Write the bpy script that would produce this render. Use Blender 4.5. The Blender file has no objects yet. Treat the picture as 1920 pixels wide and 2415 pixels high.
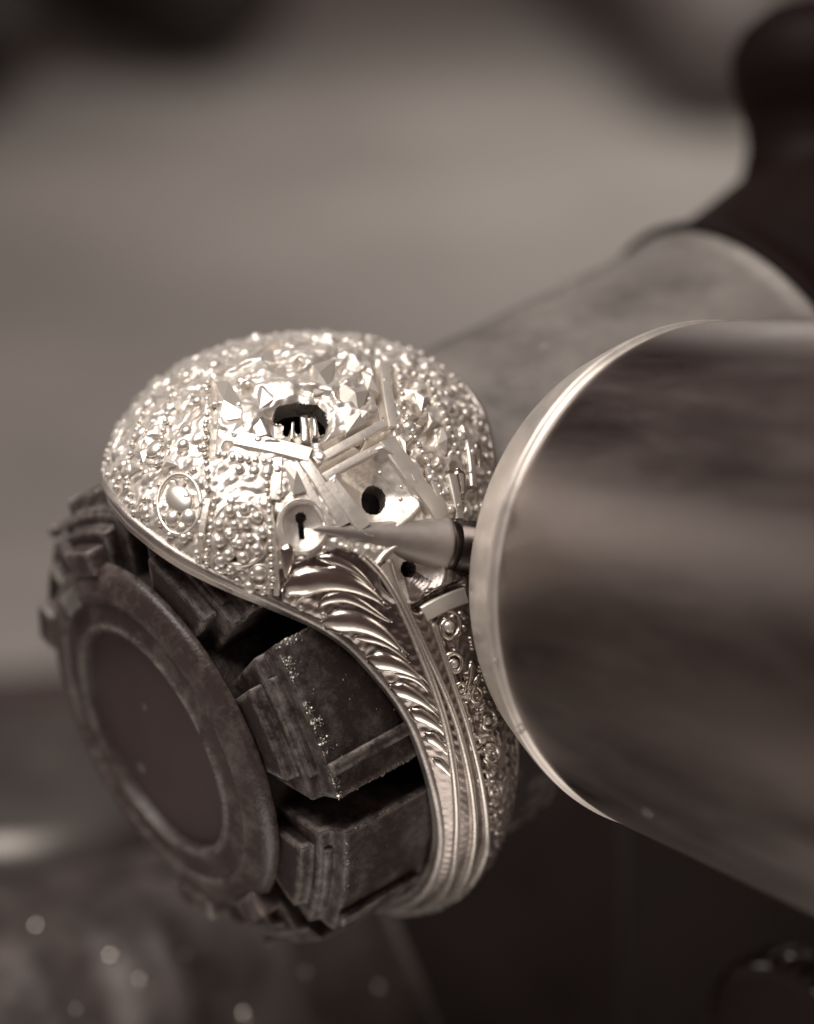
import bpy, math, random
import numpy as np
from mathutils import Matrix, Vector, noise as mnoise

random.seed(7)
RNG = np.random.default_rng(11)
scn = bpy.context.scene
COL = scn.collection
scn.unit_settings.scale_length = 0.01            # one unit is one centimetre

# ------------------------------------------------------------------ camera
K = 3.2 / 1920.0          # centimetres per reference unit at the focus distance
DIST = 11.0               # camera to focus, cm
DP = DIST / K
PITCH = math.radians(20)
ROT = Matrix.Rotation(math.pi / 2 - PITCH, 3, 'X')
FOCUS = Vector((0, 0, 5.5))
cam_d = bpy.data.cameras.new('camera')
cam = bpy.data.objects.new('camera', cam_d); COL.objects.link(cam)
cam.matrix_world = Matrix.Translation(FOCUS + ROT @ Vector((0, 0, DIST))) @ ROT.to_4x4()
cam_d.sensor_fit = 'HORIZONTAL'; cam_d.sensor_width = 36
cam_d.lens = 36 * DIST / 3.2
cam_d.clip_start = 0.1; cam_d.clip_end = 1000
cam_d.dof.use_dof = True
cam_d.dof.focus_distance = DIST - 0.12
cam_d.dof.aperture_fstop = cam_d.lens * 1e-3 / (2 * 0.20)
scn.camera = cam

# ------------------------------------------------------------------ world, lamps, exposure
world = bpy.data.worlds.new('World'); scn.world = world
world.use_nodes = True
bgn = world.node_tree.nodes['Background']
bgn.inputs[0].default_value = (1.0, 0.62, 0.58, 1)
bgn.inputs[1].default_value = 0.062

def to_world(p):
    """camera-aligned reference units (origin on the focus point) -> world cm"""
    return FOCUS + ROT @ (Vector([float(c) for c in p]) * K)

def lamp(name, pos, target, size, power, color=(1, .93, .86), size_y=None, spread=None):
    d = bpy.data.lights.new(name, 'AREA'); d.size = size; d.energy = power; d.color = color
    if size_y: d.shape = 'RECTANGLE'; d.size_y = size_y
    if spread: d.spread = math.radians(spread)
    o = bpy.data.objects.new(name, d); COL.objects.link(o)
    p = to_world(pos); o.location = p
    o.rotation_euler = (to_world(target) - p).to_track_quat('-Z', 'Y').to_euler()
    return o
cm = 1 / K
lamp('key_lamp', (-6*cm, 14*cm, 7*cm), (-300, -100, 0), 13, 3500)
lamp('side_fill', (-13*cm, 5.2*cm, -7.5*cm), (0, 0, 0), 4.5, 85)  # unseen source added for the reflection band on the handpiece
lamp('bench_lamp', (5*cm, 15*cm, -27*cm), (2*cm, -4*cm, -30*cm), 9, 880)
lamp('low_fill', (-.6*cm, -5.2*cm, .4*cm), (.6*cm, -1*cm, 0), 3.5, 60)  # added fill from below, standing for light bounced off the bench
scn.view_settings.view_transform = 'Standard'
scn.view_settings.look = 'None'
scn.view_settings.exposure = 0
scn.view_settings.gamma = 1
scn.cycles.use_denoising = True
scn.cycles.max_bounces = 8

# ------------------------------------------------------------------ helpers
def proj(P):
    P = np.asarray(P, float); f = 1 / (1 - P[..., 2] / DP)
    return np.stack([960 + P[..., 0] * f, 1207.5 - P[..., 1] * f], -1)

def at(px, py, z=0.0):
    f = 1 - z / DP
    return np.array([(px - 960) * f, (1207.5 - py) * f, z])

def frame_matrix(origin, ex, ey, ez):
    """world matrix of a frame given in camera-aligned units"""
    m = Matrix((Vector(ex), Vector(ey), Vector(ez))).transposed()
    return Matrix.Translation(to_world(origin)) @ (ROT @ m).to_4x4()

def nodes(name):
    m = bpy.data.materials.new(name); m.use_nodes = True
    nt = m.node_tree; return m, nt, nt.nodes['Principled BSDF']

def material(name, col, rough=.4, metal=0.0, bump=None, mottle=None, rough_var=None, spec=.5, aniso=0, coat=0):
    """bump/mottle: (scale, strength[, detail]); procedural, object coordinates in cm"""
    m, nt, b = nodes(name)
    N, L = nt.nodes, nt.links
    b.inputs['Base Color'].default_value = (*col, 1)
    b.inputs['Roughness'].default_value = rough
    b.inputs['Metallic'].default_value = metal
    b.inputs['Specular IOR Level'].default_value = spec
    if coat: b.inputs['Coat Weight'].default_value = coat
    tc = N.new('ShaderNodeTexCoord')
    def noise(scale, detail=5, rgh=.6):
        n = N.new('ShaderNodeTexNoise'); n.inputs['Scale'].default_value = scale
        n.inputs['Detail'].default_value = detail; n.inputs['Roughness'].default_value = rgh
        L.new(tc.outputs['Object'], n.inputs['Vector']); return n
    if mottle:
        n = noise(mottle[0], 6, .65); r = N.new('ShaderNodeValToRGB')
        r.color_ramp.elements[0].position = .3; r.color_ramp.elements[1].position = .72
        lo, hi = 1 - mottle[1], 1 + mottle[1]
        r.color_ramp.elements[0].color = (*[c * lo for c in col], 1)
        r.color_ramp.elements[1].color = (*[min(1, c * hi) for c in col], 1)
        L.new(n.outputs['Fac'], r.inputs['Fac']); L.new(r.outputs['Color'], b.inputs['Base Color'])
    if rough_var:
        n = noise(rough_var[0], 4); mr = N.new('ShaderNodeMapRange')
        mr.inputs['From Min'].default_value = .3; mr.inputs['From Max'].default_value = .7
        mr.inputs['To Min'].default_value = max(.02, rough - rough_var[1]); mr.inputs['To Max'].default_value = rough + rough_var[1]
        L.new(n.outputs['Fac'], mr.inputs['Value']); L.new(mr.outputs['Result'], b.inputs['Roughness'])
    if bump:
        n = noise(bump[0], 6, .7); bp = N.new('ShaderNodeBump'); bp.inputs['Strength'].default_value = bump[1]
        bp.inputs['Distance'].default_value = .01
        L.new(n.outputs['Fac'], bp.inputs['Height']); L.new(bp.outputs['Normal'], b.inputs['Normal'])
    if aniso:
        b.inputs['Anisotropic'].default_value = aniso
    return m

SILVER = material('pierced_silver', (.86, .81, .75), .38, .62, bump=(60, .15), rough_var=(14, .10))
POLISH = material('polished_silver', (.88, .83, .77), .24, .85, bump=(30, .10), rough_var=(9, .07))
SHADED = material('shade_darkened_silver', (.44, .385, .36), .28, 1, bump=(50, .2), mottle=(7, .4))  # silver darkened in colour to imitate shade and dark reflections on the shank
BEADM = material('satin_bead_silver', (.88, .83, .77), .32, .65, bump=(40, .1))
WORN = material('worn_silver', (.80, .75, .70), .30, .9, bump=(45, .2), rough_var=(12, .1))

def dusty(name, col, dust, rough, grit=.45):
    """black moulded plastic; pale metal dust sits on its worn edges"""
    m, nt, b = nodes(name); N, L = nt.nodes, nt.links
    tc = N.new('ShaderNodeTexCoord'); g = N.new('ShaderNodeNewGeometry')
    n = N.new('ShaderNodeTexNoise'); n.inputs['Scale'].default_value = 16; n.inputs['Detail'].default_value = 8
    n.inputs['Roughness'].default_value = .75
    L.new(tc.outputs['Object'], n.inputs['Vector'])
    bev = N.new('ShaderNodeBevel'); bev.samples = 6; bev.inputs['Radius'].default_value = .045
    dot = N.new('ShaderNodeVectorMath'); dot.operation = 'DOT_PRODUCT'
    L.new(bev.outputs['Normal'], dot.inputs[0]); L.new(g.outputs['Normal'], dot.inputs[1])
    e = N.new('ShaderNodeMapRange'); e.inputs['From Min'].default_value = .995; e.inputs['From Max'].default_value = .93
    L.new(dot.outputs['Value'], e.inputs['Value'])
    nr = N.new('ShaderNodeMapRange'); nr.inputs['From Min'].default_value = .42; nr.inputs['From Max'].default_value = .62
    L.new(n.outputs['Fac'], nr.inputs['Value'])
    mul = N.new('ShaderNodeMath'); mul.operation = 'MULTIPLY'
    L.new(e.outputs['Result'], mul.inputs[0]); L.new(nr.outputs['Result'], mul.inputs[1])
    n2 = N.new('ShaderNodeTexNoise'); n2.inputs['Scale'].default_value = 5; n2.inputs['Detail'].default_value = 8
    n2.inputs['Roughness'].default_value = .8
    L.new(tc.outputs['Object'], n2.inputs['Vector'])
    s2 = N.new('ShaderNodeMapRange'); s2.inputs['From Min'].default_value = .47; s2.inputs['From Max'].default_value = .75
    s2.inputs['To Max'].default_value = .5
    L.new(n2.outputs['Fac'], s2.inputs['Value'])
    add = N.new('ShaderNodeMath'); add.operation = 'ADD'; add.use_clamp = True
    L.new(mul.outputs['Value'], add.inputs[0]); L.new(s2.outputs['Result'], add.inputs[1])
    mix = N.new('ShaderNodeMix'); mix.data_type = 'RGBA'
    mix.inputs['A'].default_value = (*col, 1); mix.inputs['B'].default_value = (*dust, 1)
    L.new(add.outputs['Value'], mix.inputs['Factor']); L.new(mix.outputs['Result'], b.inputs['Base Color'])
    b.inputs['Roughness'].default_value = rough
    n3 = N.new('ShaderNodeTexNoise'); n3.inputs['Scale'].default_value = 70; n3.inputs['Detail'].default_value = 4
    L.new(tc.outputs['Object'], n3.inputs['Vector'])
    bp = N.new('ShaderNodeBump'); bp.inputs['Strength'].default_value = grit; bp.inputs['Distance'].default_value = .008
    L.new(n3.outputs['Fac'], bp.inputs['Height']); L.new(bp.outputs['Normal'], b.inputs['Normal'])
    return m

PLASTIC = dusty('dusty_black_plastic', (.036, .0245, .0238), (.44, .39, .36), .5)
CAP = dusty('worn_cap_plastic', (.066, .046, .043), (.36, .315, .29), .33, .3)
DISC = material('smooth_dark_disc', (.085, .060, .057), .38, 0, mottle=(3, .15))
DUST = material('metal_dust', (.75, .70, .64), .35, .6)
SHAFT = material('satin_grey_shaft', (.31, .285, .268), .48, .5, mottle=(2.2, .45), bump=(30, .15))
RUBBER = material('black_grip', (.009, .0035, .0033), .75, 0, mottle=(2, .3), spec=.15)
GRIPK = material('black_knob', (.008, .003, .003), .6, 0, spec=.12)
GLOSS = material('glossy_black', (.03, .02, .02), .12, 0, coat=.5)

def steel(name, col, rough, scl, metal=1.0, streak_scale=(3, 3, 3), var=.14):
    """turned metal: fine rings round the local x axis"""
    m, nt, b = nodes(name); N, L = nt.nodes, nt.links
    b.inputs['Metallic'].default_value = metal
    tc = N.new('ShaderNodeTexCoord'); mp = N.new('ShaderNodeMapping')
    mp.inputs['Scale'].default_value = scl
    L.new(tc.outputs['Object'], mp.inputs['Vector'])
    n = N.new('ShaderNodeTexNoise'); n.inputs['Scale'].default_value = 6; n.inputs['Detail'].default_value = 5
    L.new(mp.outputs['Vector'], n.inputs['Vector'])
    n2 = N.new('ShaderNodeTexNoise'); n2.inputs['Scale'].default_value = 3; n2.inputs['Detail'].default_value = 7; n2.inputs['Roughness'].default_value = .7
    mp2 = N.new('ShaderNodeMapping'); mp2.inputs['Scale'].default_value = tuple(c / 3 for c in streak_scale)
    L.new(tc.outputs['Object'], mp2.inputs['Vector']); L.new(mp2.outputs['Vector'], n2.inputs['Vector'])
    mr = N.new('ShaderNodeMapRange'); mr.inputs['From Min'].default_value = .3; mr.inputs['From Max'].default_value = .7
    mr.inputs['To Min'].default_value = rough - var * .7; mr.inputs['To Max'].default_value = rough + var
    L.new(n2.outputs['Fac'], mr.inputs['Value']); L.new(mr.outputs['Result'], b.inputs['Roughness'])
    cr = N.new('ShaderNodeValToRGB')
    cr.color_ramp.elements[0].position = .3; cr.color_ramp.elements[1].position = .7
    cr.color_ramp.elements[0].color = (*[c * .8 for c in col], 1); cr.color_ramp.elements[1].color = (*[c * 1.12 for c in col], 1)
    L.new(n2.outputs['Fac'], cr.inputs['Fac']); L.new(cr.outputs['Color'], b.inputs['Base Color'])
    bp = N.new('ShaderNodeBump'); bp.inputs['Strength'].default_value = .12; bp.inputs['Distance'].default_value = .006
    L.new(n.outputs['Fac'], bp.inputs['Height']); L.new(bp.outputs['Normal'], b.inputs['Normal'])
    return m
BODY = steel('smudged_sheen_steel', (.30, .258, .243), .33, (7, 1, 1), streak_scale=(.8, 5, 5), var=.10)  # lengthwise colour streaks imitate blurred reflection bands, besides smudges
RIMM = steel('bright_turned_rim', (.86, .80, .74), .36, (7, 1, 1), metal=.6)
TIPM = steel('brushed_tip', (.44, .40, .375), .46, (1, 6, 6), metal=.7)
COLLAR = steel('dark_collar', (.10, .085, .08), .25, (9, 1, 1))

def mesh_obj(name, verts, faces, mat, parent=None, matrix=None, smooth=True):
    me = bpy.data.meshes.new(name)
    v = np.asarray(verts, np.float32) * K
    if isinstance(faces, np.ndarray):
        n = len(faces); k = faces.shape[1]
        me.vertices.add(len(v)); me.vertices.foreach_set('co', v.ravel())
        me.loops.add(n * k); me.loops.foreach_set('vertex_index', faces.astype(np.int32).ravel())
        me.polygons.add(n); me.polygons.foreach_set('loop_start', np.arange(0, n * k, k, dtype=np.int32))
        me.update(calc_edges=True)
    else:
        me.from_pydata([tuple(map(float, c)) for c in v], [], faces); me.update()
    me.polygons.foreach_set('use_smooth', np.full(len(me.polygons), smooth)); me.update()
    me.materials.append(mat)
    return link(name, me, parent, matrix)

def link(name, me, parent=None, matrix=None):
    o = bpy.data.objects.new(name, me); COL.objects.link(o)
    if parent is not None: o.parent = parent
    if matrix is not None:
        if parent is None: o.matrix_world = matrix
        else: o.matrix_local = matrix
    return o

def tag(o, label=None, cat=None, group=None, kind=None):
    for k_, v_ in (('label', label), ('category', cat), ('group', group), ('kind', kind)):
        if v_: o[k_] = v_
    return o

def empty(name, matrix, label, cat, group=None):
    o = bpy.data.objects.new(name, None); COL.objects.link(o); o.matrix_world = matrix
    o.empty_display_size = .3
    return tag(o, label, cat, group)

def bevel(o, w, seg=2, angle=35):
    md = o.modifiers.new('bevel', 'BEVEL'); md.width = w * K; md.segments = seg
    md.limit_method = 'ANGLE'; md.angle_limit = math.radians(angle); md.harden_normals = False
    return o

def lathe(profile, n=128, jitter=0.0):
    """profile: (axial x, radius) list; revolves about local x"""
    pr = np.array(profile, float); ang = np.linspace(0, 2 * np.pi, n, endpoint=False)
    X = np.repeat(pr[:, :1], n, 1); R = pr[:, 1:2] * np.ones((1, n))
    V = np.stack([X, R * np.cos(ang), R * np.sin(ang)], -1).reshape(-1, 3)
    i, j = np.meshgrid(np.arange(len(pr) - 1), np.arange(n), indexing='ij'); j2 = (j + 1) % n
    F = np.stack([i * n + j, i * n + j2, (i + 1) * n + j2, (i + 1) * n + j], -1).reshape(-1, 4)
    return V, F

def fine(profile, step=12):
    out = [profile[0]]
    for p, q in zip(profile[:-1], profile[1:]):
        k_ = max(1, int(math.hypot(q[0] - p[0], q[1] - p[1]) / step))
        for t in range(1, k_ + 1): out.append((p[0] + (q[0] - p[0]) * t / k_, p[1] + (q[1] - p[1]) * t / k_))
    return out

def rounded_box(sx, sy, sz):
    V = [(x, y, z) for x in (-sx, sx) for y in (-sy, sy) for z in (-sz, sz)]
    F = [(0, 1, 3, 2), (4, 6, 7, 5), (0, 4, 5, 1), (2, 3, 7, 6), (0, 2, 6, 4), (1, 5, 7, 3)]
    return V, F

# ------------------------------------------------------------------ axes of the ring and its holder
TAU, EPS = math.radians(28.6), math.radians(27.1)
A = np.array([math.cos(TAU) * math.cos(EPS), math.cos(TAU) * math.sin(EPS), -math.sin(TAU)])
U = np.array([-math.sin(EPS), math.cos(EPS), 0.0])
M_ = np.cross(A, U)
C0 = np.array([-248., -372., -560.])
PSI0 = 42.0

# ------------------------------------------------------------------ setting: bench
BENCH = material('grey_bench_top', (.46, .43, .405), .6, 0, mottle=(.14, .30), bump=(8, .2))
bm_v, bm_f = [], []
nx, ny = 61, 81
for j in range(ny):
    for i in range(nx):
        x = (i / (nx - 1) - .5) * 260; y = -40 + j / (ny - 1) * 240
        bm_v.append((x / K, y / K, .05 * mnoise.noise(Vector((x * .15, y * .15, 3))) / K))
for j in range(ny - 1):
    for i in range(nx - 1):
        bm_f.append((j * nx + i, j * nx + i + 1, (j + 1) * nx + i + 1, (j + 1) * nx + i))
tag(mesh_obj('work_bench', bm_v, bm_f, BENCH), kind='structure')

# ------------------------------------------------------------------ ring holder
HOLD = empty('ring_holder', frame_matrix(C0, A, U, M_),
             'black segmented inside-ring clamp with grey shaft and black flared grip, carrying the silver ring', 'ring holder')
XD = -493.0
cap = mesh_obj('end_cap', *lathe(fine([(XD + 26, 297), (XD - 2, 303), (XD - 7, 309), (XD - 5, 316), (XD + 4, 321), (XD + 9, 350), (XD + 12, 382), (XD - 1, 390), (XD - 4, 398),
      (XD + 2, 424), (XD + 12, 450), (XD + 24, 466), (XD + 44, 472), (XD + 50, 466), (XD + 52, 380)], 7), 144), CAP, HOLD)
v, f = lathe([(XD + 23, .5), (XD + 22, 80), (XD + 22, 200), (XD + 22.5, 280), (XD + 24, 300)], 96)
mesh_obj('recessed_disc', v, f, DISC, cap)
# ribbed catch on the cap's flat
for k in range(5):
    vb, fb = rounded_box(5, 26, 4.5)
    ang = math.radians(-12 + k * 3.2); r = 402
    o = mesh_obj('rib', vb, fb, SHAFT, cap, Matrix.Translation(Vector((XD - 4, r * math.cos(ang), r * math.sin(ang))) * K) @ Matrix.Rotation(ang, 4, 'X'), smooth=False)
    bevel(o, 2, 2)
for k, (deg, w_) in enumerate(((12, 70), (-38, 60), (-150, 80), (172, 60))):
    vb, fb = rounded_box(34, 34, w_)
    ang = math.radians(deg); r = 478
    o = mesh_obj('lug', vb, fb, CAP, cap, Matrix.Translation(Vector((XD + 34, r * math.cos(ang), r * math.sin(ang))) * K) @ Matrix.Rotation(ang, 4, 'X'), smooth=False)
    bevel(o, 12, 3)
mesh_obj('hub', *lathe([(XD + 44, 10), (XD + 44, 420), (XD + 60, 425), (420, 425), (420, 10)], 96), PLASTIC, HOLD)

def pad_mesh(width_deg, r0, r1, xa, xb):
    """one jaw: a flat-topped sector with a stepped, chamfered front"""
    sec = []
    h = math.radians(width_deg / 2)
    for t in np.linspace(-1, 1, 7):
        ang = h * t; rr = r1 * (math.cos(h * .8) / math.cos(ang) * .35 + .65); sec.append((rr * math.cos(ang), rr * math.sin(ang)))
    h2 = h * .93
    low = [(r0 * math.cos(h2), r0 * math.sin(h2)), (r0 * math.cos(-h2), r0 * math.sin(-h2))]
    n = len(sec); V = []; 
    def ring_(x, dr):
        V.extend([(x, y * (1 - dr / r1), z * (1 - dr / r1)) for y, z in sec]); V.extend([(x, y, z) for y, z in low])
    ring_(xa, 50); ring_(xa + 30, 44); ring_(xa + 44, 4); ring_(xa + 160, 0); ring_(xb - 30, 0); ring_(xb, 40)
    m = n + 2; F = []
    for k in range(5):
        for i in range(m):
            j = (i + 1) % m; F.append((k * m + i, (k + 1) * m + i, (k + 1) * m + j, k * m + j))
    F.append(tuple(range(m))); F.append(tuple(reversed(range(5 * m, 6 * m))))
    return V, F
pv, pf = pad_mesh(36.5, 400, 634, XD + 84, 360)
pad0 = None
for k in range(8):
    ang = math.radians(55.5 + 45 * k)
    mt = Matrix.Rotation(ang, 4, 'X')
    if pad0 is None:
        pad0 = mesh_obj('pad', pv, pf, PLASTIC, HOLD, mt, smooth=False); bevel(pad0, 7, 2, 20)
    else:
        o = pad0.copy(); COL.objects.link(o); o.matrix_local = mt
    po = pad0 if k == 0 else o
    if k == 0:
        sv2, sf2 = pad_mesh(25, 430, 596, XD + 52, XD + 200); step0 = mesh_obj('step', sv2, sf2, PLASTIC, po, None, smooth=False); bevel(step0, 6, 2, 20)
        kv, kf = rounded_box(120, 9, 16); key0 = mesh_obj('ridge', kv, kf, PLASTIC, po, Matrix.Translation(Vector((XD + 240, 632, 120)) * K), smooth=False); bevel(key0, 5, 2)
    else:
        c1 = step0.copy(); COL.objects.link(c1); c1.parent = po; c2 = key0.copy(); COL.objects.link(c2); c2.parent = po
XF = 1515.0
mesh_obj('shaft', *lathe(fine([(380, 300), (380, 570), (392, 582), (XF - 30, 582), (XF - 14, 590), (XF + 30, 590)], 40), 128), SHAFT, HOLD)
HANDLE = [(XF, 560), (XF, 598), (XF + 14, 612), (XF + 40, 608), (XF + 110, 580), (XF + 300, 612), (XF + 400, 632), (XF + 520, 620), (XF + 900, 590), (XF + 1200, 540), (XF + 1260, 480), (XF + 1270, 1)]
grip = mesh_obj('grip', *lathe(fine(HANDLE, 30), 128), RUBBER, HOLD)
# tightening knob on the grip
kb = at(1955, 455, -1750); ky = np.array([.06, .995, -.08]); ky /= np.linalg.norm(ky); kz = np.cross(ky, (0, 0, 1.)); kz /= np.linalg.norm(kz)
KM = HOLD.matrix_world.inverted() @ frame_matrix(kb, ky, kz, np.cross(ky, kz))
mesh_obj('tightening_knob', *lathe(fine([(-200, 330), (-60, 300), (40, 262), (120, 248), (190, 258), (260, 288), (330, 310), (400, 312), (470, 285), (530, 225), (570, 130), (585, 1)], 16), 72), GRIPK, grip, KM)

# ------------------------------------------------------------------ ring: surface
def smooth_tab(tab):
    x = np.linspace(0, 180, 361); y = np.interp(x, *tab)
    y = np.convolve(np.pad(y, 12, mode='reflect'), np.ones(25) / 25, 'valid')
    return lambda t: np.interp(np.abs(t), x, y)
W_T = smooth_tab(([0, 12, 22, 32, 45, 65, 100, 180], [475, 470, 425, 345, 225, 150, 110, 95]))
R_T = smooth_tab(([0, 15, 30, 45, 60, 80, 100, 140, 180], [868, 858, 825, 770, 750, 735, 722, 705, 700]))
R_E = smooth_tab(([0, 40, 70, 100, 180], [655, 660, 662, 662, 660]))

def surf(th, v, off=0.0):
    """ring surface in ring-local units: x along the finger hole, y towards the crown, z the viewer's side"""
    th = np.asarray(th, float); v = np.asarray(v, float)
    w = W_T(th) * np.where(th < 0, 1 - .12 * np.clip(-th / 30, 0, 1), 1)
    rt, re = R_T(th), R_E(th)
    R = re + (rt - re) * np.clip(1 - v ** 2, 0, 1) ** (1 / 1.5) + off
    t = np.radians(th)
    return np.stack([v * w, R * np.cos(t), R * np.sin(t)], -1)
c_, s_ = math.cos(math.radians(PSI0)), math.sin(math.radians(PSI0))
T_ = c_ * U + s_ * M_; S_ = -s_ * U + c_ * M_
RB = np.stack([A, T_, S_])                # rows: local axes in camera-aligned units
def ring_cam(P): return C0 + np.asarray(P) @ RB
def surf_n(th, v):
    e = .2
    a_ = surf(th + e, v) - surf(th - e, v); b_ = surf(th, np.clip(v + .004, -1, 1)) - surf(th, np.clip(v - .004, -1, 1))
    n = np.cross(b_, a_); n /= np.linalg.norm(n, axis=-1, keepdims=True) + 1e-9
    P = surf(th, v); flip = np.sign((n * (P * [0, 1, 1])).sum(-1, keepdims=True)); flip[flip == 0] = 1
    return n * flip
# look-up from a place in the picture to a place on the ring
gt, gv = np.meshgrid(np.arange(-75, 150, .25), np.linspace(-.998, .998, 241), indexing='ij')
gP = surf(gt, gv); gC = ring_cam(gP); gN = surf_n(gt, gv) @ RB
gvw = np.array([0, 0, DP]) - gC
gfront = (gN * gvw).sum(-1) > 0
gpx = proj(gC)
def on_ring(px, py):
    d = np.where(gfront, (gpx[..., 0] - px) ** 2 + (gpx[..., 1] - py) ** 2, 1e12)
    d = d - gC[..., 2] * .02
    i = np.unravel_index(d.argmin(), d.shape); return float(gt[i]), float(gv[i])

RING = empty('ring', frame_matrix(C0, A, T_, S_), 'domed silver openwork ring with empty stone seats and leaf-carved shank, clamped on the black holder', 'ring')

# shell grid
th_l = np.concatenate([np.linspace(-180, -80, 60, endpoint=False), np.linspace(-80, 75, 1050, endpoint=False), np.linspace(75, 180, 170)])
v_l = np.sin(np.linspace(-1, 1, 361) * np.pi / 2 * .92); v_l = v_l / v_l.max()
TH, VV = np.meshgrid(th_l, v_l, indexing='ij')
base = surf(TH, VV); nrm = surf_n(TH, VV)
bc = ring_cam(base); BPX = proj(bc); front = ((nrm @ RB) * (np.array([0, 0, DP]) - bc)).sum(-1) > 0
PX, PY = BPX[..., 0], BPX[..., 1]

def seg_dist(pts, x=PX, y=PY):
    d = np.full(x.shape, 1e9); 
    for (x0, y0), (x1, y1) in zip(pts[:-1], pts[1:]):
        dx, dy = x1 - x0, y1 - y0; t = np.clip(((x - x0) * dx + (y - y0) * dy) / (dx * dx + dy * dy), 0, 1)
        d = np.minimum(d, np.hypot(x - x0 - t * dx, y - y0 - t * dy))
    return d
def in_poly(poly, x=PX, y=PY):
    r = np.zeros(x.shape, bool); n = len(poly)
    for i in range(n):
        x0, y0 = poly[i]; x1, y1 = poly[(i + 1) % n]
        c = ((y0 > y) != (y1 > y)); 
        with np.errstate(divide='ignore', invalid='ignore'):
            r ^= c & (x < (x1 - x0) * (y - y0) / (y1 - y0 + 1e-12) + x0)
    return r

def cellular(x, y, size, seed):
    """jittered cells: distance to the nearest seed, offset to it, and its random numbers"""
    cx, cy = np.floor(x / size), np.floor(y / size)
    best = np.full(x.shape, 1e9); ox = np.zeros(x.shape); oy = np.zeros(x.shape); hid = np.zeros(x.shape)
    def h(i, j, s): 
        q = np.sin(i * 127.1 + j * 311.7 + s * 74.7 + seed * 13.3) * 43758.5453; return q - np.floor(q)
    for di in (-1, 0, 1):
        for dj in (-1, 0, 1):
            i, j = cx + di, cy + dj
            sx = (i + .1 + .8 * h(i, j, 1)) * size; sy = (j + .1 + .8 * h(i, j, 2)) * size
            d = np.hypot(x - sx, y - sy); m = d < best
            best = np.where(m, d, best); ox = np.where(m, x - sx, ox); oy = np.where(m, y - sy, oy); hid = np.where(m, h(i, j, 3), hid)
    return best, ox, oy, hid
arc = np.radians(TH) * 800; ax = base[..., 0]
H = np.zeros(TH.shape)
# where the shell is worked: everything on the dome; the shank is calmer
domeness = np.clip((46 - np.abs(TH)) / 10, 0, 1) * np.clip((1.0 - np.abs(VV)) / .04, 0, 1)
SEATS = [(880, 1180, 88, 92, 60), (712, 1240, 54, 58, 26), (966, 1352, 74, 66, 46)]
plain = np.zeros(TH.shape)
for sx, sy, rx, ry, dp in SEATS:
    q = np.hypot((PX - sx) / rx, (PY - sy) / ry)
    plain = np.maximum(plain, np.where(front, np.clip((1.25 - q) / .2, 0, 1), 0))
FRAME_POLY = [(590, 1040), (727, 1078), (910, 1005), (1040, 1215), (1000, 1300), (830, 1235), (740, 1110)]
leafzone = in_poly([(650, 1345), (800, 1290), (900, 1330), (1080, 1700), (1160, 2000), (1000, 2000), (800, 1560), (660, 1440)]) & front
busy = domeness * (1 - plain) * np.where(leafzone, .1, 1)
CROWN = [(512, 888), (657, 812), (770, 796), (884, 850), (905, 1000), (770, 1062), (590, 1045), (503, 1000)]
crown = in_poly(CROWN) & front
right = in_poly([(925, 860), (1170, 850), (1180, 1240), (1050, 1230), (925, 1010)]) & front
fine_ = busy * np.where(crown, .12, 1.0)
# big plain cuts on the crown plate, soft small cuts elsewhere
def cuts(size, slope, seed):
    d, ox, oy, hid = cellular(arc, ax, size, seed); a1 = hid * 44
    return slope * (ox * np.cos(a1) + oy * np.sin(a1)) * np.clip(1 - (d / (.8 * size)) ** 2, 0, 1)
H += busy * cuts(90, np.where(crown, .40, .12), 1)
H += busy * cuts(40, np.where(crown, .16, np.where(right, .28, .16)), 2)
H += fine_ * cuts(18, .10, 3)
H += np.where(crown, 7.0, 0) * busy
for size, r, seed, thr in ((58, 16, 5, .68), (34, 9, 6, .5), (20, 5.5, 7, .6)):
    d, ox, oy, hid = cellular(arc, ax, size, seed)
    rr = r * (.6 + .5 * hid); H += fine_ * np.where(hid > thr, np.sqrt(np.clip(rr ** 2 - d ** 2, 0, None)), 0) * .55
def blur(a_):
    p = np.pad(a_, 1, mode='edge'); return (p[:-2, 1:-1] + p[2:, 1:-1] + p[1:-1, :-2] + p[1:-1, 2:] + 2 * p[1:-1, 1:-1] + .5 * (p[:-2, :-2] + p[2:, 2:] + p[:-2, 2:] + p[2:, :-2])) / 8
for _ in range(2): H = blur(H)
# drilled pits, deeper in the openwork panel behind
d, ox, oy, hid = cellular(arc, ax, 70, 9)
H -= fine_ * np.where(hid > .55, np.clip(1 - (d / (9 + 8 * hid)) ** 2, 0, None) * 24, 0)
d, ox, oy, hid = cellular(arc, ax, 48, 10)
H -= fine_ * np.where(right & (hid > .35), np.clip(1 - (d / (8 + 10 * hid)) ** 2, 0, None) * 38, 0)
for x_, y_, r_, d_ in ((584, 918, 15, 34), (706, 862, 13, 30), (808, 872, 13, 24), (800, 940, 10, 24), (600, 890, 8, 16), (850, 900, 9, 14)):
    q = np.hypot(PX - x_, PY - y_) / r_; H -= np.where(front & (q < 1), d_ * (1 - q ** 2), 0)
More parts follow.
